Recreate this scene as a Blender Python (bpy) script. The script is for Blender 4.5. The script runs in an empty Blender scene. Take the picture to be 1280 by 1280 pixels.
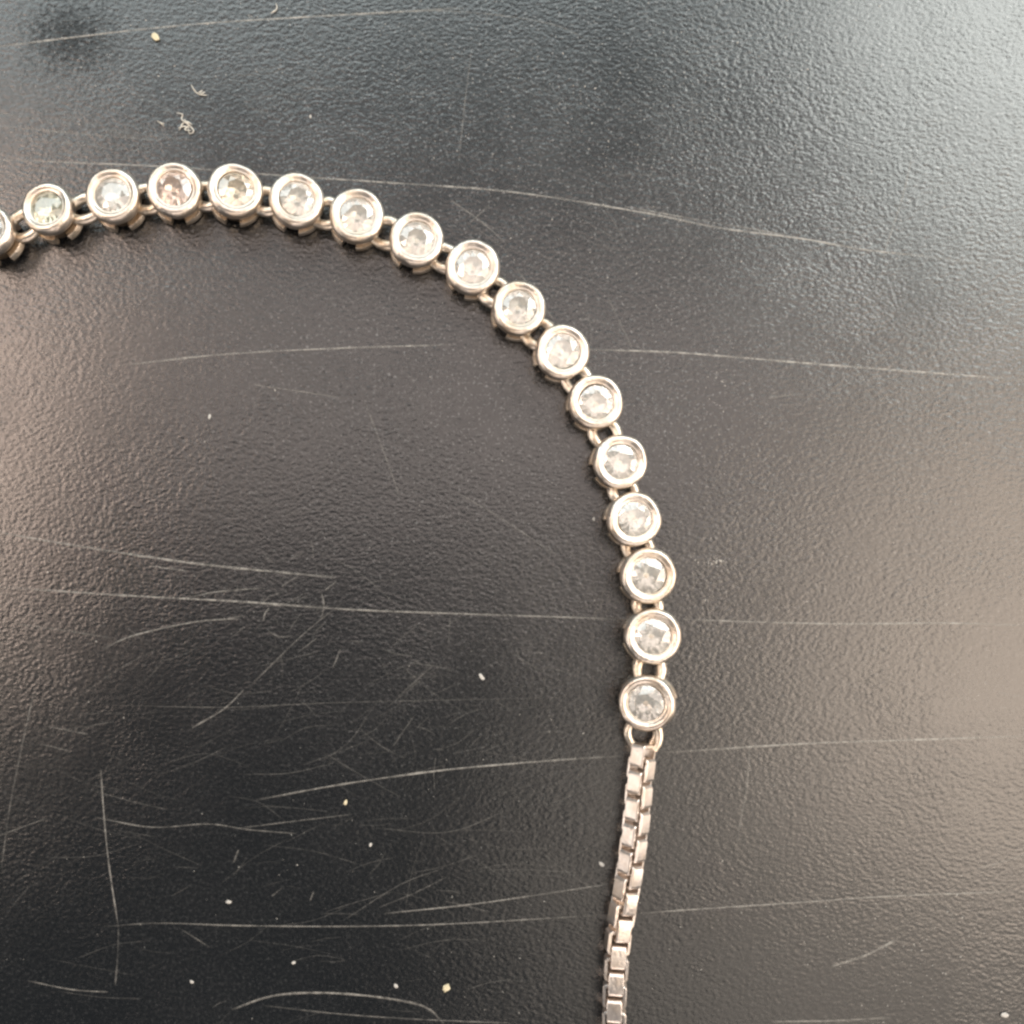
import bpy, bmesh, math, random
from mathutils import Vector, Matrix, Quaternion, noise

# ---------------------------------------------------------------- units
# 1 Blender unit = 1 cm.  S = size on the table of one photo pixel (0.06 mm).
S = 0.006
H = 1150.0                      # height of the camera over the table, in those pixels
NX, NY = 560.0, 720.0           # point of the table straight below the camera
random.seed(11)

sc = bpy.context.scene
C = sc.collection
sc.unit_settings.system = 'METRIC'
sc.unit_settings.scale_length = 0.01

def P(px, py, z=0.0):
    """table coordinates of a point that stands z above the table and is seen at px,py"""
    f = 1.0 - z / H
    x = NX + (px - NX) * f
    y = NY + (py - NY) * f
    return Vector(((x - 640) * S, (640 - y) * S, z * S))

# ---------------------------------------------------------------- camera
cd = bpy.data.cameras.new('camera')
cam = bpy.data.objects.new('camera', cd); C.objects.link(cam)
cam.location = ((NX - 640) * S, (640 - NY) * S, H * S)
cam.rotation_euler = (0, 0, 0)
cd.sensor_width = 36
cd.lens = 36 * H / 1280
cd.shift_x = (640 - NX) / 1280
cd.shift_y = (NY - 640) / 1280
cd.clip_start = 0.05
cd.clip_end = 500
cd.dof.use_dof = True
cd.dof.focus_distance = (H - 34) * S
cd.dof.aperture_fstop = 9.0
sc.camera = cam

# ---------------------------------------------------------------- world and lamps
w = bpy.data.worlds.new('World'); sc.world = w
w.use_nodes = True
bg = w.node_tree.nodes['Background']
bg.inputs['Color'].default_value = (0.62, 0.84, 1.0, 1)
bg.inputs['Strength'].default_value = 0.08

def area(name, loc, aim, sx, sy, radiance, col):
    """soft window-like lamp; radiance = brightness of its face"""
    l = bpy.data.lights.new(name, 'AREA'); l.shape = 'RECTANGLE'
    l.size = sx * S; l.size_y = sy * S
    l.energy = radiance * math.pi * l.size * l.size_y
    l.color = col
    o = bpy.data.objects.new(name, l); C.objects.link(o)
    a = Vector(((loc[0] - 640) * S, (640 - loc[1]) * S, loc[2] * S))
    b = Vector(((aim[0] - 640) * S, (640 - aim[1]) * S, 0))
    o.location = a
    o.rotation_euler = (b - a).to_track_quat('-Z', 'Y').to_euler()
    return o

# cool window, top right; warm room light, right; warm light, left; dull light above
area('window_light', (3200, -1600, 2300), (900, 500), 1900, 2200, 7.2, (0.97, 1.0, 0.95))
area('room_light',   (3400, 950, 2300), (700, 640), 2100, 3000, 4.5, (1.0, 0.81, 0.65))
area('side_light',   (-1350, 90, 2300), (500, 640), 1700, 540, 9.3, (1.0, 0.76, 0.62))
area('left_light',   (-2000, 1000, 2300), (500, 640), 1200, 1500, 1.2, (1.0, 0.84, 0.68))  # added lamp, lightens the strip along the left edge
area('upper_light',  (0, -2420, 2300), (600, 500), 5200, 1800, 3.2, (0.90, 0.99, 0.99))
area('overhead_fill_light', (650, 60, 2300), (600, 600), 2500, 1050, 1.75, (1.0, 0.84, 0.76))  # added overhead fill, lightens the middle of the table
area('lower_light',  (1950, 2000, 2300), (700, 700), 1800, 2500, 1.15, (1.0, 0.86, 0.72))  # added fill, carries the right-hand light further down the table
area('low_front_light', (500, 4700, 1500), (600, 640), 4200, 1700, 2.4, (1.0, 0.84, 0.74))  # added low lamp, brightens the lower sides of the bezels
area('low_left_light', (-3600, 1500, 1050), (600, 640), 3000, 1500, 2.3, (1.0, 0.88, 0.78))  # added low lamp, brightens the left plates of the chain
area('low_right_light', (4700, 1500, 1050), (700, 900), 3200, 1500, 2.6, (1.0, 0.86, 0.74))  # added low lamp, brightens the right plates of the chain

sc.view_settings.view_transform = 'Standard'
sc.view_settings.look = 'None'
sc.view_settings.exposure = 0
sc.view_settings.gamma = 1
sc.render.engine = 'CYCLES'
sc.cycles.max_bounces = 12
sc.cycles.transmission_bounces = 12
sc.cycles.glossy_bounces = 6
sc.cycles.transparent_max_bounces = 12
sc.cycles.filter_width = 2.6
sc.cycles.sample_clamp_indirect = 6

# ---------------------------------------------------------------- materials
def mat(name):
    m = bpy.data.materials.new(name); m.use_nodes = True
    nt = m.node_tree
    b = nt.nodes['Principled BSDF']
    return m, nt, b

def N(nt, typ, **kw):
    n = nt.nodes.new(typ)
    for k, v in kw.items():
        if k in n.inputs: n.inputs[k].default_value = v
        else: setattr(n, k, v)
    return n

def ramp(nt, stops, src):
    r = nt.nodes.new('ShaderNodeValToRGB')
    e = r.color_ramp.elements
    e[0].position, e[0].color = stops[0][0], (*[stops[0][1]] * 3, 1) if not isinstance(stops[0][1], tuple) else (*stops[0][1], 1)
    e[1].position, e[1].color = stops[1][0], (*[stops[1][1]] * 3, 1) if not isinstance(stops[1][1], tuple) else (*stops[1][1], 1)
    for p, c in stops[2:]:
        x = e.new(p); x.color = (*c, 1) if isinstance(c, tuple) else (c, c, c, 1)
    nt.links.new(src, r.inputs['Fac'])
    return r.outputs['Color']

def math_(nt, op, a, b=None, clamp=False):
    n = nt.nodes.new('ShaderNodeMath'); n.operation = op; n.use_clamp = clamp
    for i, v in enumerate((a, b)):
        if v is None: continue
        if isinstance(v, (int, float)): n.inputs[i].default_value = v
        else: nt.links.new(v, n.inputs[i])
    return n.outputs[0]

# black grained plastic of the table
def make_table_mat():
    m, nt, b = mat('black_grained_plastic')
    L = nt.links.new
    tc = N(nt, 'ShaderNodeTexCoord')
    # warp so that the grain is not even
    wn = N(nt, 'ShaderNodeTexNoise', Scale=1.6, Detail=2.0)
    L(tc.outputs['Object'], wn.inputs['Vector'])
    mp = N(nt, 'ShaderNodeMapping'); mp.inputs['Scale'].default_value = (0.8, 1.15, 1)
    mp.inputs['Rotation'].default_value = (0, 0, 0.25)
    vm = N(nt, 'ShaderNodeVectorMath', operation='MULTIPLY_ADD')
    vm.inputs[1].default_value = (0.12, 0.12, 0.12)
    L(wn.outputs['Color'], vm.inputs[0]); L(tc.outputs['Object'], vm.inputs[2])
    L(vm.outputs[0], mp.inputs['Vector'])
    g1 = N(nt, 'ShaderNodeTexVoronoi', Scale=34.0, feature='SMOOTH_F1')
    g1.inputs['Smoothness'].default_value = 0.7
    L(mp.outputs[0], g1.inputs['Vector'])
    g2 = N(nt, 'ShaderNodeTexNoise', Scale=37.0, Detail=3.0, Roughness=0.5)
    L(mp.outputs[0], g2.inputs['Vector'])
    g3 = N(nt, 'ShaderNodeTexNoise', Scale=55.0, Detail=2.0)
    L(tc.outputs['Object'], g3.inputs['Vector'])
    h = math_(nt, 'ADD', math_(nt, 'MULTIPLY', g1.outputs['Distance'], -0.55),
              math_(nt, 'ADD', g2.outputs['Fac'], math_(nt, 'MULTIPLY', g3.outputs['Fac'], 0.25)))
    # patch rubbed smooth by a greasy mark near the upper left
    pc = P(98, 36)
    sm = N(nt, 'ShaderNodeVectorMath', operation='SUBTRACT'); sm.inputs[1].default_value = pc
    L(vm.outputs[0], sm.inputs[0])
    sc_ = N(nt, 'ShaderNodeVectorMath', operation='MULTIPLY'); sc_.inputs[1].default_value = (2.3, 2.9, 0)
    L(sm.outputs[0], sc_.inputs[0])
    ln = N(nt, 'ShaderNodeVectorMath', operation='LENGTH'); L(sc_.outputs[0], ln.inputs[0])
    pn = N(nt, 'ShaderNodeTexNoise', Scale=24.0, Detail=4.0, Roughness=0.7); L(tc.outputs['Object'], pn.inputs['Vector'])
    dist = math_(nt, 'ADD', ln.outputs['Value'], math_(nt, 'MULTIPLY', math_(nt, 'SUBTRACT', pn.outputs['Fac'], 0.5), 3.6))
    stain = ramp(nt, [(0.15, 1.0), (1.15, 0.0)], dist)
    bump = N(nt, 'ShaderNodeBump', Distance=0.0105)
    rub = N(nt, 'ShaderNodeTexNoise', Scale=0.9, Detail=4.0, Roughness=0.6); L(tc.outputs['Object'], rub.inputs['Vector'])
    L(ramp(nt, [(0.36, 0.20), (0.62, 0.42)], rub.outputs['Fac']), bump.inputs['Strength'])
    L(h, bump.inputs['Height']); L(bump.outputs[0], b.inputs['Normal'])
    # handling film and dust: large soft variation
    d1 = N(nt, 'ShaderNodeTexNoise', Scale=0.55, Detail=5.0, Roughness=0.6); L(tc.outputs['Object'], d1.inputs['Vector'])
    d2 = N(nt, 'ShaderNodeTexNoise', Scale=38.0, Detail=4.0, Roughness=0.7); L(tc.outputs['Object'], d2.inputs['Vector'])
    dust = math_(nt, 'MULTIPLY', ramp(nt, [(0.35, 0.25), (0.7, 1.0)], d1.outputs['Fac']),
                 ramp(nt, [(0.50, 0.0), (0.78, 1.0)], d2.outputs['Fac']))
    dust = math_(nt, 'MULTIPLY', dust, math_(nt, 'SUBTRACT', 1.0, math_(nt, 'MULTIPLY', stain, 0.9)))
    # sparkle of the grain painted in as fine bright specks, thickest towards the top
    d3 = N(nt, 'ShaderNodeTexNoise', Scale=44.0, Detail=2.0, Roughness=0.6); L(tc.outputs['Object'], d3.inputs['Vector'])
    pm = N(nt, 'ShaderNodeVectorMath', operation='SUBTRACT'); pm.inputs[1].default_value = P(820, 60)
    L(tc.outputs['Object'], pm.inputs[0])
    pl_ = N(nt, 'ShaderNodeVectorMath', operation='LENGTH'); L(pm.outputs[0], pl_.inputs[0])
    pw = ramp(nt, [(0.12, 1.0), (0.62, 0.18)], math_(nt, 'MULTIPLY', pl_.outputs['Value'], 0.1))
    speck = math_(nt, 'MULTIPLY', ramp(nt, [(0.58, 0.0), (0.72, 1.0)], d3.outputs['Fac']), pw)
    dust = math_(nt, 'ADD', dust, math_(nt, 'MULTIPLY', speck, 4.0))  # dust plus the painted sparkle
    mix = N(nt, 'ShaderNodeMix', data_type='RGBA'); mix.clamp_factor = False
    mix.inputs[6].default_value = (0.004, 0.0048, 0.006, 1)
    mix.inputs[7].default_value = (0.046, 0.048, 0.050, 1)
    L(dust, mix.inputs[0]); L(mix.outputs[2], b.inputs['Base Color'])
    rr = math_(nt, 'ADD', math_(nt, 'MULTIPLY', d1.outputs['Fac'], 0.12), 0.18)
    rr = math_(nt, 'ADD', rr, math_(nt, 'MULTIPLY', g3.outputs['Fac'], 0.06))
    L(rr, b.inputs['Roughness'])
    sp = math_(nt, 'SUBTRACT', 0.6, math_(nt, 'MULTIPLY', stain, 0.40))
    L(sp, b.inputs['Specular IOR Level']); b.inputs['IOR'].default_value = 1.8
    return m
M_TABLE = make_table_mat()

def make_silver(name, col, rough, dirt=0.5):
    m, nt, b = mat(name)
    L = nt.links.new
    tc = N(nt, 'ShaderNodeTexCoord'); oi = N(nt, 'ShaderNodeObjectInfo')
    off = N(nt, 'ShaderNodeVectorMath', operation='ADD')
    L(tc.outputs['Object'], off.inputs[0]); L(oi.outputs['Location'], off.inputs[1])
    n1 = N(nt, 'ShaderNodeTexNoise', Scale=7.0, Detail=4.0, Roughness=0.6); L(off.outputs[0], n1.inputs['Vector'])
    n2 = N(nt, 'ShaderNodeTexNoise', Scale=45.0, Detail=3.0); L(off.outputs[0], n2.inputs['Vector'])
    b.inputs['Metallic'].default_value = 1.0
    mix = N(nt, 'ShaderNodeMix', data_type='RGBA')
    mix.inputs[6].default_value = (*col, 1)
    mix.inputs[7].default_value = (col[0] * 0.78, col[1] * 0.68, col[2] * 0.55, 1)
    L(ramp(nt, [(0.45, 0.0), (0.68, dirt)], n1.outputs['Fac']), mix.inputs[0])
    L(mix.outputs[2], b.inputs['Base Color'])
    L(math_(nt, 'ADD', math_(nt, 'MULTIPLY', n1.outputs['Fac'], 0.18), rough - 0.08), b.inputs['Roughness'])
    bump = N(nt, 'ShaderNodeBump', Strength=0.4, Distance=0.008)
    L(math_(nt, 'ADD', n2.outputs['Fac'], math_(nt, 'MULTIPLY', n1.outputs['Fac'], 1.4)), bump.inputs['Height'])
    L(bump.outputs[0], b.inputs['Normal'])
    return m
M_BEZEL = make_silver('worn_silver', (0.83, 0.755, 0.675), 0.34, 0.7)
M_WIRE = make_silver('silver_wire', (0.82, 0.74, 0.64), 0.33, 0.7)
M_NECK = make_silver('dark_neck_silver', (0.16, 0.13, 0.10), 0.5, 0.8)  # dark collar colour makes the gaps between the tabs dark
M_LINK = make_silver('silver_box_link', (0.96, 0.88, 0.82), 0.35, 0.5)

def make_gem(name, col, milk):
    m, nt, b = mat(name)
    b.inputs['Base Color'].default_value = (*col, 1)
    b.inputs['Roughness'].default_value = 0.04
    b.inputs['IOR'].default_value = 2.2
    b.inputs['Transmission Weight'].default_value = 1.0 - milk
    b.inputs['Coat Weight'].default_value = 0.0
    return m
M_GEM = make_gem('clear_gem', (1.0, 0.98, 0.92), 0.23)
M_GEM_Y = make_gem('yellowish_gem', (0.93, 0.93, 0.76), 0.17)
M_GEM_P = make_gem('pinkish_gem', (0.97, 0.82, 0.72), 0.17)
M_GEM_T = make_gem('tan_gem', (0.97, 0.90, 0.76), 0.17)

def make_scratch():
    m, nt, b = mat('scratched_plastic')
    L = nt.links.new
    b.inputs['Base Color'].default_value = (0.46, 0.45, 0.42, 1)
    b.inputs['Roughness'].default_value = 0.6
    at = N(nt, 'ShaderNodeAttribute', attribute_name='wear')
    tc = N(nt, 'ShaderNodeTexCoord')
    n = N(nt, 'ShaderNodeTexNoise', Scale=16.0, Detail=4.0, Roughness=0.7); L(tc.outputs['Object'], n.inputs['Vector'])
    n2 = N(nt, 'ShaderNodeTexNoise', Scale=1.7, Detail=2.0); L(tc.outputs['Object'], n2.inputs['Vector'])
    r = ramp(nt, [(0.36, 0.22), (0.64, 1.0)], n.outputs['Fac'])
    r2 = ramp(nt, [(0.3, 0.45), (0.6, 1.0)], n2.outputs['Fac'])
    a = math_(nt, 'MULTIPLY', math_(nt, 'MULTIPLY', r, at.outputs['Fac']), r2, clamp=True)
    L(a, b.inputs['Alpha'])
    return m
M_SCR = make_scratch()

def plain(name, col, rough=0.8):
    m, nt, b = mat(name)
    tc = N(nt, 'ShaderNodeTexCoord')
    n = N(nt, 'ShaderNodeTexNoise', Scale=40.0, Detail=3.0); nt.links.new(tc.outputs['Object'], n.inputs['Vector'])
    mix = N(nt, 'ShaderNodeMix', data_type='RGBA')
    mix.inputs[6].default_value = (*[c * 0.7 for c in col], 1); mix.inputs[7].default_value = (*col, 1)
    nt.links.new(n.outputs['Fac'], mix.inputs[0]); nt.links.new(mix.outputs[2], b.inputs['Base Color'])
    b.inputs['Roughness'].default_value = rough
    return m
M_DUST = plain('pale_dust', (0.62, 0.60, 0.56))
M_LINT = plain('pale_lint', (0.72, 0.69, 0.62))
M_CRUMB = plain('yellowish_crumb', (0.75, 0.68, 0.48))
M_WHITE = plain('white_crumb', (0.62, 0.61, 0.58))

# ---------------------------------------------------------------- mesh helpers
def link(name, bm, m, parent=None, smooth=True, angle=None):
    me = bpy.data.meshes.new(name); bm.to_mesh(me); bm.free()
    me.materials.append(m)
    for p in me.polygons: p.use_smooth = smooth
    if smooth and angle:
        me.set_sharp_from_angle(angle=math.radians(angle))
    o = bpy.data.objects.new(name, me); C.objects.link(o)
    if parent: o.parent = parent
    return o

def add_lathe(bm, prof, seg=56, closed=False, a0=0, a1=2 * math.pi, wob=None):
    full = abs(a1 - a0 - 2 * math.pi) < 1e-6
    n = seg if full else seg + 1
    rings = []
    for i in range(n):
        a = a0 + (a1 - a0) * i / seg
        ring = []
        for r, z in prof:
            k = wob(a, z) if wob else 1.0
            ring.append(bm.verts.new((r * k * math.cos(a) * S, r * k * math.sin(a) * S, z * S)))
        rings.append(ring)
    m = len(prof)
    for i in range(n if full else n - 1):
        A, B = rings[i], rings[(i + 1) % n]
        for j in range(m if closed else m - 1):
            k = (j + 1) % m
            try: bm.faces.new((A[j], B[j], B[k], A[k]))
            except ValueError: pass
    if not full and closed:
        bm.faces.new(rings[0][::-1]); bm.faces.new(rings[-1])

def add_tube(bm, pts, rad, seg=10, closed=False):
    """pts in world units, rad in units or list"""
    n = len(pts); rings = []
    up = Vector((0, 0, 1))
    for i, p in enumerate(pts):
        a = pts[(i - 1) % n] if (closed or i > 0) else p
        b = pts[(i + 1) % n] if (closed or i < n - 1) else p
        t = (b - a).normalized()
        s = t.cross(up)
        if s.length < 1e-4: s = Vector((1, 0, 0))
        s.normalize(); u = s.cross(t)
        r = rad[i] if isinstance(rad, list) else rad
        rings.append([bm.verts.new(p + (s * math.cos(q) + u * math.sin(q)) * r)
                      for q in [2 * math.pi * k / seg for k in range(seg)]])
    for i in range(n if closed else n - 1):
        A, B = rings[i], rings[(i + 1) % n]
        for k in range(seg):
            bm.faces.new((A[k], A[(k + 1) % seg], B[(k + 1) % seg], B[k]))
    if not closed:
        bm.faces.new(rings[0][::-1]); bm.faces.new(rings[-1])

def smooth_line(pts, step):
    """Catmull-Rom through 2-D points, sampled about every step pixels"""
    P_ = [Vector(p) for p in pts]
    P_ = [P_[0] * 2 - P_[1]] + P_ + [P_[-1] * 2 - P_[-2]]
    out = []
    for i in range(1, len(P_) - 2):
        a, b, c, d = P_[i - 1:i + 3]
        n = max(1, int((c - b).length / step))
        for k in range(n):
            t = k / n
            out.append(0.5 * ((2 * b) + (c - a) * t + (2 * a - 5 * b + 4 * c - d) * t * t + (3 * b - a - 3 * c + d) * t ** 3))
    out.append(P_[-2].copy())
    return out

# ---------------------------------------------------------------- the table
bm = bmesh.new()
bmesh.ops.create_cube(bm, size=1.0)
for v in bm.verts:
    v.co = Vector((v.co.x * 60, v.co.y * 60, v.co.z * 1.8 - 0.9))
bmesh.ops.bevel(bm, geom=list(bm.edges), offset=0.15, segments=3, affect='EDGES')
table = link('tabletop', bm, M_TABLE, smooth=True, angle=40)
table['kind'] = 'structure'
table['label'] = 'black grained plastic tabletop, scratched and dusty'

# scratches: shallow burred ridges standing a few hundredths of a millimetre proud
def add_ridge(bm, lay, pts, width, wear, z=0.25, soft=0.12):
    n = len(pts)
    rows = []
    for i, p in enumerate(pts):
        a = pts[max(0, i - 1)]; b = pts[min(n - 1, i + 1)]
        t = (b - a); t.normalize()
        nn = Vector((-t.y, t.x))
        j = noise.noise(Vector((p.x * 0.05, p.y * 0.05, 3.1)))
        wd = width * (1 + 0.5 * j)
        e = min(1.0, (i + 0.2) / (n * soft), (n - 1 - i + 0.2) / (n * soft))
        q = [p + nn * wd * 0.5, p, p - nn * wd * 0.5]
        zz = [z * 0.3, z + 0.25, z * 0.3]
        row = []
        for qq, z_ in zip(q, zz):
            v = bm.verts.new(P(qq.x, qq.y) + Vector((0, 0, z_ * S)))
            v[lay] = wear * (0.15 + 0.85 * e)
            row.append(v)
        rows.append(row)
    for i in range(n - 1):
        for k in range(2):
            bm.faces.new((rows[i][k + 1], rows[i + 1][k + 1], rows[i + 1][k], rows[i][k]))

SCR = [  # points, width, wear
 ([(-70,67),(130,42),(260,29),(420,19),(580,10)], 2.2, .75),
 ([(-20,199),(200,208),(330,218),(480,228),(640,240),(800,265),(900,285),(1000,298),(1080,312),(1170,322),(1240,333)], 2.2, .85),
 ([(780,258),(880,276),(985,294)], 1.6, .6),
 ([(0,158),(100,167),(200,176)], 1.4, .45),
 ([(20,172),(110,182),(190,190)], 1.2, .3),
 ([(150,457),(280,443),(430,435),(565,431)], 2.0, .65),
 ([(735,437),(850,441),(1020,455),(1190,468),(1290,476)], 2.2, .85),
 ([(-10,664),(100,683),(250,705),(420,722)], 2.6, .7),
 ([(185,707),(235,714)], 1.6, .5),
 ([(-10,733),(150,744),(300,752),(440,762),(600,768),(720,772),(790,775)], 2.4, .65),
 ([(848,774),(960,778),(1060,780),(1180,779),(1290,782)], 2.2, .6),
 ([(128,812),(165,795),(240,778),(300,773)], 1.8, .5),
 ([(20,780),(80,788),(140,798)], 1.5, .35),
 ([(222,750),(270,740),(330,735)], 1.6, .45),
 ([(352,733),(362,726),(373,720)], 1.8, .6),
 ([(329,776),(331,767),(336,760)], 2.0, .6),
 ([(402,742),(405,757),(401,773)], 2.0, .55),
 ([(406,738),(420,727)], 1.6, .5),
 ([(333,787),(348,796),(365,795)], 1.6, .5),
 ([(315,855),(380,792),(430,752)], 1.4, .35),
 ([(320,1000),(430,980),(560,962),(700,950),(780,945)], 2.2, .7),
 ([(828,941),(1000,930),(1140,925),(1290,920)], 2.4, .75),
 ([(126,962),(130,1020),(136,1080),(148,1160)], 2.0, .6),
 ([(148,1160),(147,1195),(144,1232)], 1.8, .35),
 ([(130,1158),(200,1154),(300,1157),(430,1158),(560,1155),(750,1144)], 1.8, .5),
 ([(480,1142),(600,1129),(762,1105)], 1.8, .6),
 ([(800,1142),(850,1138),(1000,1128),(1120,1120),(1290,1114)], 2.0, .6),
 ([(290,1262),(340,1245),(400,1241),(470,1246),(530,1258),(555,1280)], 2.6, .75),
 ([(330,1257),(420,1267),(520,1274),(640,1279)], 1.6, .4),
 ([(240,910),(280,886),(305,862)], 2.0, .45),
 ([(120,1022),(190,1034),(260,1030),(310,1037),(370,1042)], 1.6, .5),
 ([(300,1035),(380,1025),(440,1018)], 1.4, .4),
 ([(125,881),(280,884),(430,878),(700,872)], 1.2, .22),
 ([(-10,1048),(25,1035),(60,1022)], 1.6, .4),
 ([(2,1085),(12,1010),(28,930),(44,858)], 1.8, .35),
 ([(35,1226),(90,1237),(135,1240)], 1.8, .5),
 ([(1141,190),(1127,250),(1103,322)], 1.8, .5),
 ([(1040,1208),(1080,1195),(1122,1174)], 2.8, .85),
 ([(937,925),(934,980),(922,1045)], 1.6, .4),
 ([(572,215),(582,120),(590,60)], 1.3, .35),
 ([(430,20),(560,14),(680,28),(740,52)], 1.2, .35),
 ([(588,278),(612,256)], 1.5, .4),
 ([(563,250),(600,276),(630,302)], 1.5, .4),
 ([(645,335),(672,372),(692,400)], 1.5, .35),
 ([(760,372),(778,410),(792,440)], 1.4, .35),
 ([(455,500),(478,560),(500,622)], 1.3, .35),
 ([(570,615),(630,650),(694,694)], 1.3, .3),
 ([(1222,1086),(1250,1078),(1290,1066)], 1.8, .5),
 ([(958,497),(1005,492)], 1.4, .4),
 ([(310,480),(380,490),(430,498)], 1.4, .3),
 ([(965,1277),(1040,1276),(1115,1272)], 2.2, .6),
 ([(224,1160),(262,1184)], 1.4, .35),
 ([(60,908),(110,918)], 1.5, .4),
 ([(50,930),(88,939)], 1.5, .35),
 ([(292,1078),(298,1062)], 2.2, .5),
 ([(340,1120),(352,1110)], 2.0, .5),
 ([(388,1125),(392,1115)], 2.2, .5),
 ([(640,1010),(560,1040),(470,1035)], 1.2, .25),
 ([(1245,865),(1290,874)], 1.6, .4),
 ([(1110,945),(1210,950)], 1.2, .3),
 ([(430,1150),(500,1106),(555,1085)], 1.2, .25),
]
for pts, wd, wr in SCR:
    bm = bmesh.new(); lay = bm.verts.layers.float.new('wear')
    add_ridge(bm, lay, smooth_line(pts, 7), wd * 0.95, wr)
    link('scratch', bm, M_SCR, table)

# the mass of hairline scratches
bm = bmesh.new(); lay = bm.verts.layers.float.new('wear')
def hair(cx, cy, sx, sy, n, ang, spread, l0, l1, wear):
    for _ in range(n):
        x = cx + random.gauss(0, sx); y = cy + random.gauss(0, sy)
        a = math.radians(ang + random.gauss(0, spread)); ln = random.uniform(l0, l1)
        c = random.gauss(0, 0.05) * ln
        d = Vector((math.cos(a), -math.sin(a))); nn = Vector((d.y, -d.x)); o = Vector((x, y))
        pts = [o - d * ln / 2, o + nn * c, o + d * ln / 2]
        add_ridge(bm, lay, smooth_line(pts, 12), random.uniform(0.8, 1.3), wear * random.uniform(0.4, 1.2), z=0.15)
hair(380, 920, 200, 110, 70, 5, 22, 20, 130, .17)
hair(300, 1120, 200, 110, 50, 5, 20, 20, 110, .18)
hair(560, 860, 110, 60, 50, 20, 35, 12, 60, .26)
hair(560, 1080, 120, 80, 25, 5, 22, 20, 120, .20)
hair(120, 170, 110, 30, 40, -5, 5, 40, 160, .17)
hair(420, 110, 260, 70, 60, 0, 30, 20, 110, .18)
hair(720, 300, 120, 100, 60, -45, 35, 15, 80, .17)
hair(1000, 400, 220, 220, 60, 0, 50, 15, 80, .2)
hair(1050, 1050, 160, 160, 50, 0, 35, 15, 90, .2)
hair(360, 760, 60, 40, 30, 40, 45, 8, 30, .4)
o = link('hairline_scratches', bm, M_SCR, table); o['kind'] = 'stuff'

# ---------------------------------------------------------------- bracelet
br = bpy.data.objects.new('bracelet', None); C.objects.link(br)
br.location = P(520, 640); br.empty_display_size = 0.3
br['label'] = 'silver bracelet of round bezel set clear stones ending in a box chain'
br['category'] = 'bracelet'
BI = Matrix.Translation(-br.location)

STONES = [  # seen centre x, y ; shift of the base as seen
 (-17,286,19,17),(58,259,18,17),(140,243,12,16),(218.5,236,6,15),(296,238,0,16),(371.6,249.5,0,14),
 (447,269,-1,13),(521,298,-1,13),(591,332.5,-1,11),(649,383.5,-3,12),(703.7,438.7,-6,8),(745.4,502,-6,6),
 (776,576.6,-8,4),(793.7,648.4,-8,3),(811.5,719.7,-8,0),(816,795.5,-6,0),(806,878,5,-3)]

def setting_bm(seed):
    bm = bmesh.new()
    prof = [(0.01,17),(24,17),(27,18),(29.5,19.5),(31.6,22.5),(32.7,27),(32.6,31),(31.8,34.0),(30.3,36.5),
            (28.1,37.7),(26.2,37.6),(24.8,36.8),(23.3,35.5),(22.6,35.3),(21.9,35.5),(21.1,34.9),(20.6,33.6),(20.5,32.9),(21.0,32.1),
            (21.6,31),(17,23),(9,15),(0.01,11)]
    def wob(a, z):
        k = min(1, max(0, (z - 14) / 12))
        d = Vector((math.cos(a) * 0.9, math.sin(a) * 0.9, z * 0.03 + seed * 5.3))
        return 1 + k * (0.035 * noise.noise(d) + 0.012 * noise.noise(d * 3.3))
    add_lathe(bm, prof, 64, wob=wob)
    # uneven hand pushed rim
    for v in bm.verts:
        if v.co.z > 30 * S:
            v.co.z += 1.1 * S * noise.noise(Vector((v.co.x / S * 0.05, v.co.y / S * 0.05, seed * 2.7)))
    bmesh.ops.remove_doubles(bm, verts=bm.verts, dist=1e-5)
    bmesh.ops.recalc_face_normals(bm, faces=bm.faces)
    return bm

def gem_bm():
    """round brilliant: table, star, kite, girdle and pavilion facets, girdle radius 21"""
    bm = bmesh.new()
    R = 21.5; zg = 32.6
    def ring(n, r, z, off):
        return [bm.verts.new((r * math.cos((k + off) * 2 * math.pi / n) * S, r * math.sin((k + off) * 2 * math.pi / n) * S, z * S)) for k in range(n)]
    T = ring(8, R * 0.56, zg + 5.0, 0.0)
    K = ring(8, R * 0.79, zg + 3.0, 0.5)
    G = ring(16, R, zg + 0.6, 0.0)
    G2 = ring(16, R, zg - 0.4, 0.0)
    L = ring(8, R * 0.22, zg - 14.2, 0.5)
    cu = bm.verts.new((0, 0, (zg - 18) * S))
    bm.faces.new(T)
    for k in range(8):
        k1 = (k + 1) % 8; km = (k - 1) % 8
        bm.faces.new((T[k], K[k], T[k1]))                     # star
        bm.faces.new((T[k], K[km], G[2 * k]))                  # kite halves
        bm.faces.new((T[k], G[2 * k], K[k]))
        bm.faces.new((K[k], G[2 * k], G[2 * k + 1]))           # upper girdle
        bm.faces.new((K[k], G[2 * k + 1], G[(2 * k + 2) % 16]))
        bm.faces.new((G2[2 * k + 1], G2[2 * k], L[k]))         # lower girdle
        bm.faces.new((G2[(2 * k + 2) % 16], G2[2 * k + 1], L[k]))
        bm.faces.new((G2[2 * k], L[km], cu)); bm.faces.new((G2[2 * k], cu, L[k]))
    for k in range(16):
        k1 = (k + 1) % 16
        bm.faces.new((G[k], G2[k], G2[k1], G[k1]))
    bmesh.ops.recalc_face_normals(bm, faces=bm.faces)
    return bm

def tab_bm():
    bm = bmesh.new()
    prof = [(25.2,0),(30.6,0),(31.8,1.2),(32.2,9.5),(31.3,11.0),(25.4,11.0)]
    add_lathe(bm, prof, 10, closed=True, a0=-0.50, a1=0.50)
    bmesh.ops.recalc_face_normals(bm, faces=bm.faces)
    return bm

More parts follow.
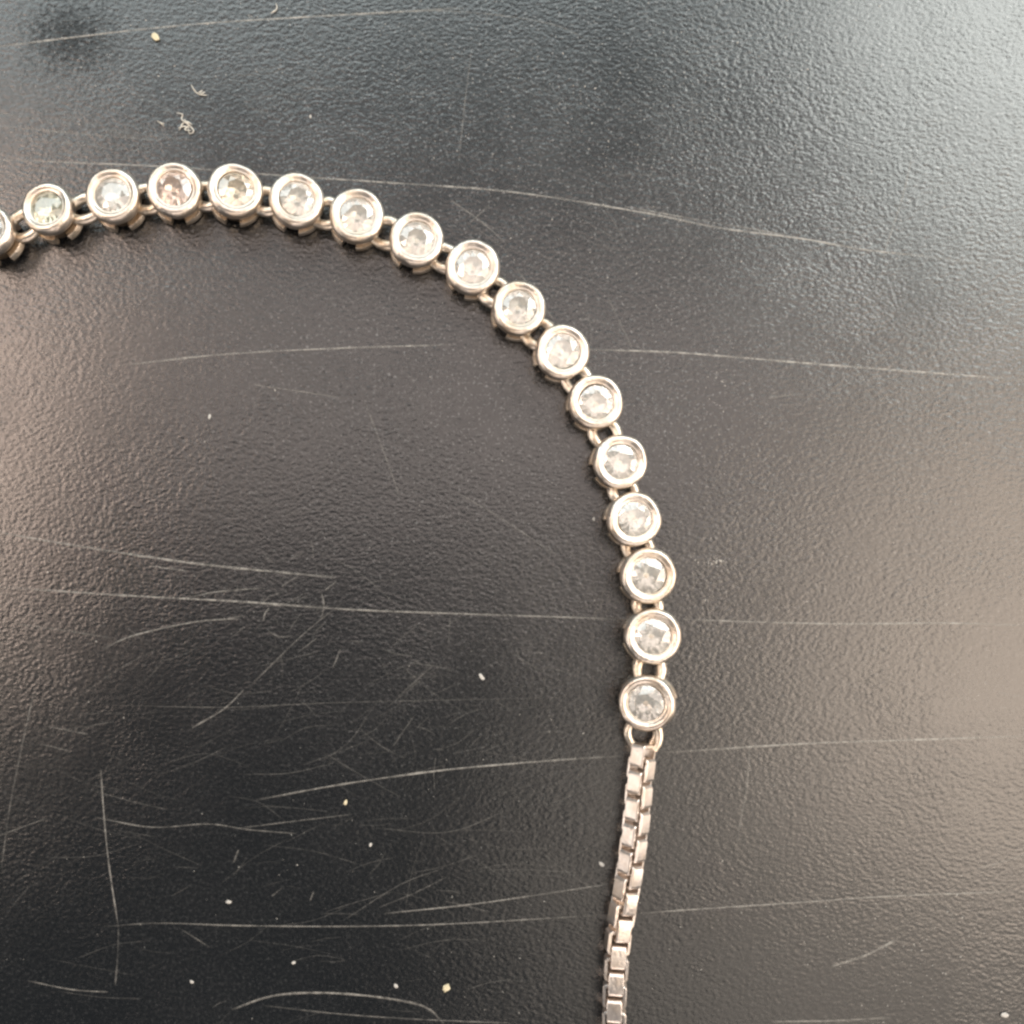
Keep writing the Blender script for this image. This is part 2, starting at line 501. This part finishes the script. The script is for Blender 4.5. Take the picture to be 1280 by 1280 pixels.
def add_part(src, mw, parent, mw_parent):
    o = src; o.parent = parent
    o.matrix_parent_inverse = Matrix.Identity(4)
    o.matrix_basis = mw_parent.inverted() @ mw
    return o

def collar_bm():
    bm = bmesh.new()
    add_lathe(bm, [(20,2.5),(24.4,2.5),(25,4),(24.6,10),(25.2,17.6),(20,17.6)], 40, closed=True)
    bmesh.ops.recalc_face_normals(bm, faces=bm.faces)
    return bm
collar_me = None
gem_me = None; tab_me = None
frames = []
for i, (px, py, ox, oy) in enumerate(STONES):
    k = 33.0 / H
    rx = ox - k * (NX - px); ry = oy - k * (NY - py)
    lim = 12.0
    l = math.hypot(rx, ry)
    if l > lim: rx, ry = rx * lim / l, ry * lim / l
    axis = Vector((-rx, ry, 33.0)).normalized()
    top = P(px, py, 37)
    tilt = math.acos(axis.z)
    base = top - axis * 37 * S
    base.z = 29 * math.sin(tilt) * S + 0.3 * S
    a = STONES[max(0, i - 1)]; b = STONES[min(len(STONES) - 1, i + 1)]
    ang = math.atan2(-(b[1] - a[1]), b[0] - a[0])
    q = axis.to_track_quat('Z', 'Y')
    # keep local X along the chain
    xl = Vector((math.cos(ang), math.sin(ang), 0)); xl = (xl - axis * xl.dot(axis)).normalized()
    yl = axis.cross(xl)
    M = Matrix(((xl.x, yl.x, axis.x, base.x), (xl.y, yl.y, axis.y, base.y), (xl.z, yl.z, axis.z, base.z), (0, 0, 0, 1)))
    frames.append((M, ang))
    s = link('stone_setting', setting_bm(i + 1), M_BEZEL, None, True, 60)
    sk = 0.985 if i < 2 else (1.05 if i >= 14 else 1.02)
    M = M @ Matrix.Scale(sk, 4)
    add_part(s, M, br, Matrix.Translation(br.location))
    # gemstone
    gm = {1: M_GEM_Y, 3: M_GEM_P, 4: M_GEM_T}.get(i, M_GEM)
    g = link('gemstone', gem_bm(), gm, None, False)
    tl = Matrix.Rotation(random.uniform(0, 0.78), 4, 'Z') @ Matrix.Rotation(random.uniform(-.05, .05), 4, 'X') @ Matrix.Rotation(random.uniform(-.05, .05), 4, 'Y')
    add_part(g, M @ tl, s, M)
    if i == 1: g['label'] = 'yellowish green stone'
    if i == 3: g['label'] = 'pinkish brown stone'
    if i == 4: g['label'] = 'light tan stone'
    if collar_me is None:
        o = link('neck_collar', collar_bm(), M_NECK, None, True, 50); collar_me = o.data
    else:
        o = bpy.data.objects.new('neck_collar', collar_me); C.objects.link(o)
    add_part(o, M, s, M)
    for t in range(4):
        if tab_me is None:
            o = link('gallery_tab', tab_bm(), M_WIRE, None, True, 35); tab_me = o.data
        else:
            o = bpy.data.objects.new('gallery_tab', tab_me); C.objects.link(o)
        add_part(o, M @ Matrix.Rotation(math.radians(45 + 90 * t), 4, 'Z'), s, M)

# oval connecting rings between the settings
BT = Matrix.Translation(br.location)
for i in range(len(STONES) - 1):
    a = STONES[i]; b = STONES[i + 1]
    d = math.hypot(b[0] - a[0], b[1] - a[1])
    za = 15.5 + random.uniform(-1, 1)
    ca = frames[i][0] @ Vector((0, 0, 15 * S)); cb = frames[i + 1][0] @ Vector((0, 0, 15 * S))
    mid = (ca + cb) / 2
    xl = (cb - ca).normalized(); up = Vector((0, 0, 1)); yl = up.cross(xl).normalized(); zl = xl.cross(yl)
    roll = random.uniform(-0.25, 0.25); skew = random.uniform(-0.16, 0.16)
    hl = d / 2 - 20.5; hw = 14.2 + random.uniform(-1.2, 1.2)
    pts = []
    for k in range(28):
        t = 2 * math.pi * k / 28
        c, s_ = math.cos(t), math.sin(t)
        x = hl * math.copysign(abs(c) ** 1.0, c); y = hw * math.copysign(abs(s_) ** 1.0, s_)
        pts.append(Vector(((x + y * skew) * S, y * S, (y * math.sin(roll) + x * 0.1) * S)))
    rad = [(6.3 + 1.1 * noise.noise(p * 14 + Vector((i * 3.7, 0, 0)))) * S for p in pts]
    bm = bmesh.new(); add_tube(bm, pts, rad, 10, True)
    o = link('connecting_ring', bm, M_WIRE, None, True)
    M = Matrix(((xl.x, yl.x, zl.x, mid.x), (xl.y, yl.y, zl.y, mid.y), (xl.z, yl.z, zl.z, mid.z), (0, 0, 0, 1)))
    add_part(o, M, br, BT)

# open end ring that carries the chain, its cut end spread to the lower right
def wire(name, pts3, rad, label=None):
    c = sum(pts3, Vector()) / len(pts3)
    bm = bmesh.new(); add_tube(bm, [p - c for p in pts3], rad, 12, False)
    o = link(name, bm, M_WIRE, None, True, 50)
    add_part(o, Matrix.Translation(c), br, BT)
    if label: o['label'] = label
    return o
ring2 = smooth_line([(806, 932), (796, 933), (788, 927), (784.5, 917), (786.5, 907), (795, 898), (806, 895), (817, 898), (822, 908), (824, 918), (822.5, 929), (817, 938)], 2.2)
wire('end_ring', [P(p.x, p.y, 13 + 3.0 * (k / len(ring2))) for k, p in enumerate(ring2)], 5.0 * S, 'open ring with its cut end spread')
spur = smooth_line([(811, 936), (814, 929), (819, 921), (819.5, 914)], 2.0)
wire('ring_end', [P(p.x, p.y, 10 + 4.0 * (k / len(spur))) for k, p in enumerate(spur)], 3.6 * S)

# box chain
CL = [(805.5,930,46),(803.5,944,46),(799.5,977,46),(797,1010,45),(793.5,1043,43),(789,1076,39),(783.5,1110,31),(777.5,1142,21),
      (772,1177,7),(769.5,1212,-5),(768,1245,-10),(767.5,1280,-10),(768,1320,-8),(770,1380,-5)]
def sample(arr, y):
    for (x0, y0, r0), (x1, y1, r1) in zip(arr, arr[1:]):
        if y0 <= y <= y1:
            t = (y - y0) / (y1 - y0); return x0 + (x1 - x0) * t, r0 + (r1 - r0) * t
    return arr[-1][0], arr[-1][2]

def link_bm():
    """flat strip folded into a rounded box: length 29 (x), depth 30 (z), strip width 16 (y)"""
    bm = bmesh.new()
    hl, hd, th, hw, r = 14.3, 14.4, 3.7, 9.0, 4.8
    out = []; inn = []
    for cx, cz, a0 in ((1, 1, 0), (-1, 1, 90), (-1, -1, 180), (1, -1, 270)):
        for k in range(5):
            a = math.radians(a0 + 90 * k / 4)
            out.append((cx * (hl - r) + r * math.cos(a), cz * (hd - r) + r * math.sin(a)))
            ri = 1.0
            inn.append((cx * (hl - th - ri) + ri * math.cos(a), cz * (hd - th - ri) + ri * math.sin(a)))
    n = len(out)
    e = 1.0
    prof = []      # cross-section loops: y and blend between outer and inner outline
    def V(p, y): return bm.verts.new((p[0] * S, y * S, p[1] * S))
    rings = []
    def lerp(a, b, t): return (a[0] + (b[0] - a[0]) * t, a[1] + (b[1] - a[1]) * t)
    for y, t in ((-hw, 0.22), (-hw + e, 0.0), (hw - e, 0.0), (hw, 0.22), (hw, 1.0), (-hw, 1.0)):
        rings.append([V(lerp(out[i], inn[i], t), y) for i in range(n)])
    m = len(rings)
    for j in range(m):
        A, B = rings[j], rings[(j + 1) % m]
        for i in range(n):
            bm.faces.new((A[i], A[(i + 1) % n], B[(i + 1) % n], B[i]))
    bmesh.ops.recalc_face_normals(bm, faces=bm.faces)
    return bm
link_me = None
y = 944.0; k = 0
while y < 1350:
    px, roll = sample(CL, y)
    xa, _ = sample(CL, y - 12); xb, _ = sample(CL, y + 12)
    p = P(px, y, 17)
    t = (P(xb, y + 12, 17) - P(xa, y - 12, 17)).normalized()
    up = Vector((0, 0, 1)); sd = up.cross(t).normalized(); zl = t.cross(sd)
    # plates face +-z of the link; even links = left column, odd = right column
    ph = math.radians(roll + random.uniform(-2.5, 2.5))     # lean of the right plates off the vertical
    right = -sd if (-sd).x > 0 else sd
    nz_r = (zl * math.cos(ph) + right * math.sin(ph)).normalized()
    nz = nz_r if k % 2 else (zl * math.sin(ph) - right * math.cos(ph)).normalized()
    yl = nz.cross(t).normalized()
    M = Matrix(((t.x, yl.x, nz.x, p.x), (t.y, yl.y, nz.y, p.y), (t.z, yl.z, nz.z, p.z), (0, 0, 0, 1)))
    if link_me is None:
        o = link('chain_link', link_bm(), M_LINK, None, True, 32); link_me = o.data
    else:
        o = bpy.data.objects.new('chain_link', link_me); C.objects.link(o)
    add_part(o, M, br, BT)
    y += 16.6; k += 1

# ---------------------------------------------------------------- crumbs, lint, dust
def flake(px, py, size, m, name, label, cat, ang=0.0, asp=1.5, group=None):
    bm = bmesh.new()
    bmesh.ops.create_icosphere(bm, subdivisions=2, radius=1.0)
    sd = px * 0.37 + py
    for v in bm.verts:
        f = 1 + 0.55 * noise.noise(v.co * 1.5 + Vector((sd, 0, 0)))
        v.co = Vector((v.co.x * asp * f, v.co.y * f, v.co.z * 0.45 * f)) * size * 0.44 * S
    zmin = min(v.co.z for v in bm.verts)
    for v in bm.verts: v.co.z -= zmin
    o = link(name, bm, m, None, False)
    o.location = P(px, py); o.location.z = 0.1 * S
    o.rotation_euler.z = ang
    o['label'] = label; o['category'] = cat
    if group: o['group'] = group
    return o
flake(195, 47, 9, M_CRUMB, 'crumb', 'yellowish crumb on the tabletop beside the dark greasy mark at upper left', 'crumb', -0.7, 1.5)
flake(558, 1234, 9, M_CRUMB, 'crumb', 'yellowish crumb near the bottom edge, beside the curved scratch', 'crumb', 0.9, 1.3)
flake(432, 1003, 4.5, M_CRUMB, 'crumb', 'tiny yellow crumb below the long scratch in the dark area', 'crumb', 1.2, 1.9)
flake(1255, 1268, 7, M_WHITE, 'flake', 'white flake in the bottom right corner', 'flake', 0, 1.7)
flake(752, 1080, 5, M_WHITE, 'flake', 'small white flake just left of the box chain', 'flake', -0.6, 1.9)
flake(602, 846, 5, M_WHITE, 'flake', 'curved white flake inside the curve of stones, above the long scratch', 'flake', -0.9, 2.2)
flake(286, 1127, 5, M_WHITE, 'flake', 'oval white flake above the horizontal scratch at lower left', 'flake', 0, 1.6)
flake(367, 1203, 4.5, M_WHITE, 'flake', 'small white flake over the curved scratch at the bottom', 'flake', 0.4, 1.3)
flake(240, 1227, 4, M_WHITE, 'flake', 'tiny white flake left of the curved scratch at the bottom', 'flake', -0.6, 1.5)
flake(495, 1232, 4.5, M_WHITE, 'flake', 'small white flake just above the curved scratch, left of the yellowish crumb', 'flake', -0.8, 1.6)
flake(463, 1056, 4, M_WHITE, 'flake', 'tiny white flake below the tiny yellow crumb', 'flake', 1.2, 1.4)
flake(262, 521, 4, M_WHITE, 'flake', 'tiny upright white flake in the warm brown area inside the bracelet', 'flake', 1.5, 1.6)
flake(388, 146, 3.5, M_WHITE, 'flake', 'tiny white flake on the tabletop above the fifth stone', 'flake', 1.5, 1.5)
flake(742, 649, 3.5, M_WHITE, 'flake', 'tiny white flake left of a side stone', 'flake', 1.5, 1.6)

def fibre(lines, rad, name, label):
    c = P(*lines[0][0])
    bm = bmesh.new()
    for ln in lines:
        pts = smooth_line(ln, 1.2)
        n = len(pts)
        add_tube(bm, [P(p.x, p.y, 1.2 + 1.2 * math.sin(i * 0.5)) - c for i, p in enumerate(pts)],
                 [rad * S * (0.5 + 0.6 * math.sin(math.pi * (i + 0.5) / n)) for i in range(n)], 6)
    o = link(name, bm, M_LINT, None, True)
    o.location = c
    o['label'] = label; o['category'] = 'lint'
fibre([[(239,106),(243,113),(249,118),(259,119)], [(247,117),(253,113)], [(250,118),(256,115)]], 0.75, 'lint_fibre', 'short curved pale lint fibre above the curly lint tuft')
fibre([[(221,141),(228,143),(227,149),(233,154),(238,158),(242,164),(237,167),(235,161)],
       [(224,163),(228,155),(234,152),(240,156)], [(230,149),(236,156),(231,162),(239,163)], [(223,160),(230,158),(237,160)]], 0.8,
      'lint_tuft', 'curly pale lint tuft on the tabletop above the third and fourth stones')
fibre([[(196,151),(201,154),(205,158)], [(200,153),(205,155)]], 0.6, 'lint_fibre', 'tiny pale lint fibre left of the curly lint tuft')
fibre([[(342,16),(346,10),(345,4)], [(338,17),(345,12)]], 0.6, 'lint_fibre', 'faint short lint fibre at the top edge, right of the crumb')

bm = bmesh.new()
def specks(n, fx, fy, s0, s1):
    for _ in range(n):
        x, y = fx(), fy()
        if not (-40 < x < 1320 and -40 < y < 1320): continue
        s = random.uniform(s0, s1) * (1 if random.random() < 0.9 else 1.6)
        a = random.uniform(0, 3.14); c = P(x, y)
        ex = Vector((math.cos(a), math.sin(a), 0)) * s * S * random.uniform(0.7, 1.5); ey = Vector((-math.sin(a), math.cos(a), 0)) * s * S * 0.6
        vs = [bm.verts.new(c + d) for d in (ex, ey, -ex, -ey)]
        t = bm.verts.new(c + Vector((0, 0, s * 0.7 * S)))
        for k in range(4): bm.faces.new((vs[k], vs[(k + 1) % 4], t))
specks(300, lambda: random.uniform(0, 1280), lambda: random.uniform(0, 1280), 0.45, 0.95)
specks(420, lambda: random.gauss(860, 160), lambda: random.gauss(170, 110), 0.45, 1.0)
specks(160, lambda: random.gauss(1150, 90), lambda: random.gauss(1180, 70), 0.4, 0.95)
specks(120, lambda: random.gauss(350, 160), lambda: random.gauss(60, 60), 0.45, 1.0)
specks(60, lambda: random.gauss(560, 180), lambda: random.gauss(1000, 140), 0.4, 0.8)
specks(30, lambda: random.gauss(888, 14), lambda: random.gauss(701, 3), 0.6, 1.1)
specks(24, lambda: random.gauss(905, 10), lambda: 455 + random.gauss(20, 22), 0.5, 1.0)
d = link('dust_specks', bm, M_DUST, None, False)
d['kind'] = 'stuff'; d['label'] = 'fine pale dust scattered over the black tabletop'
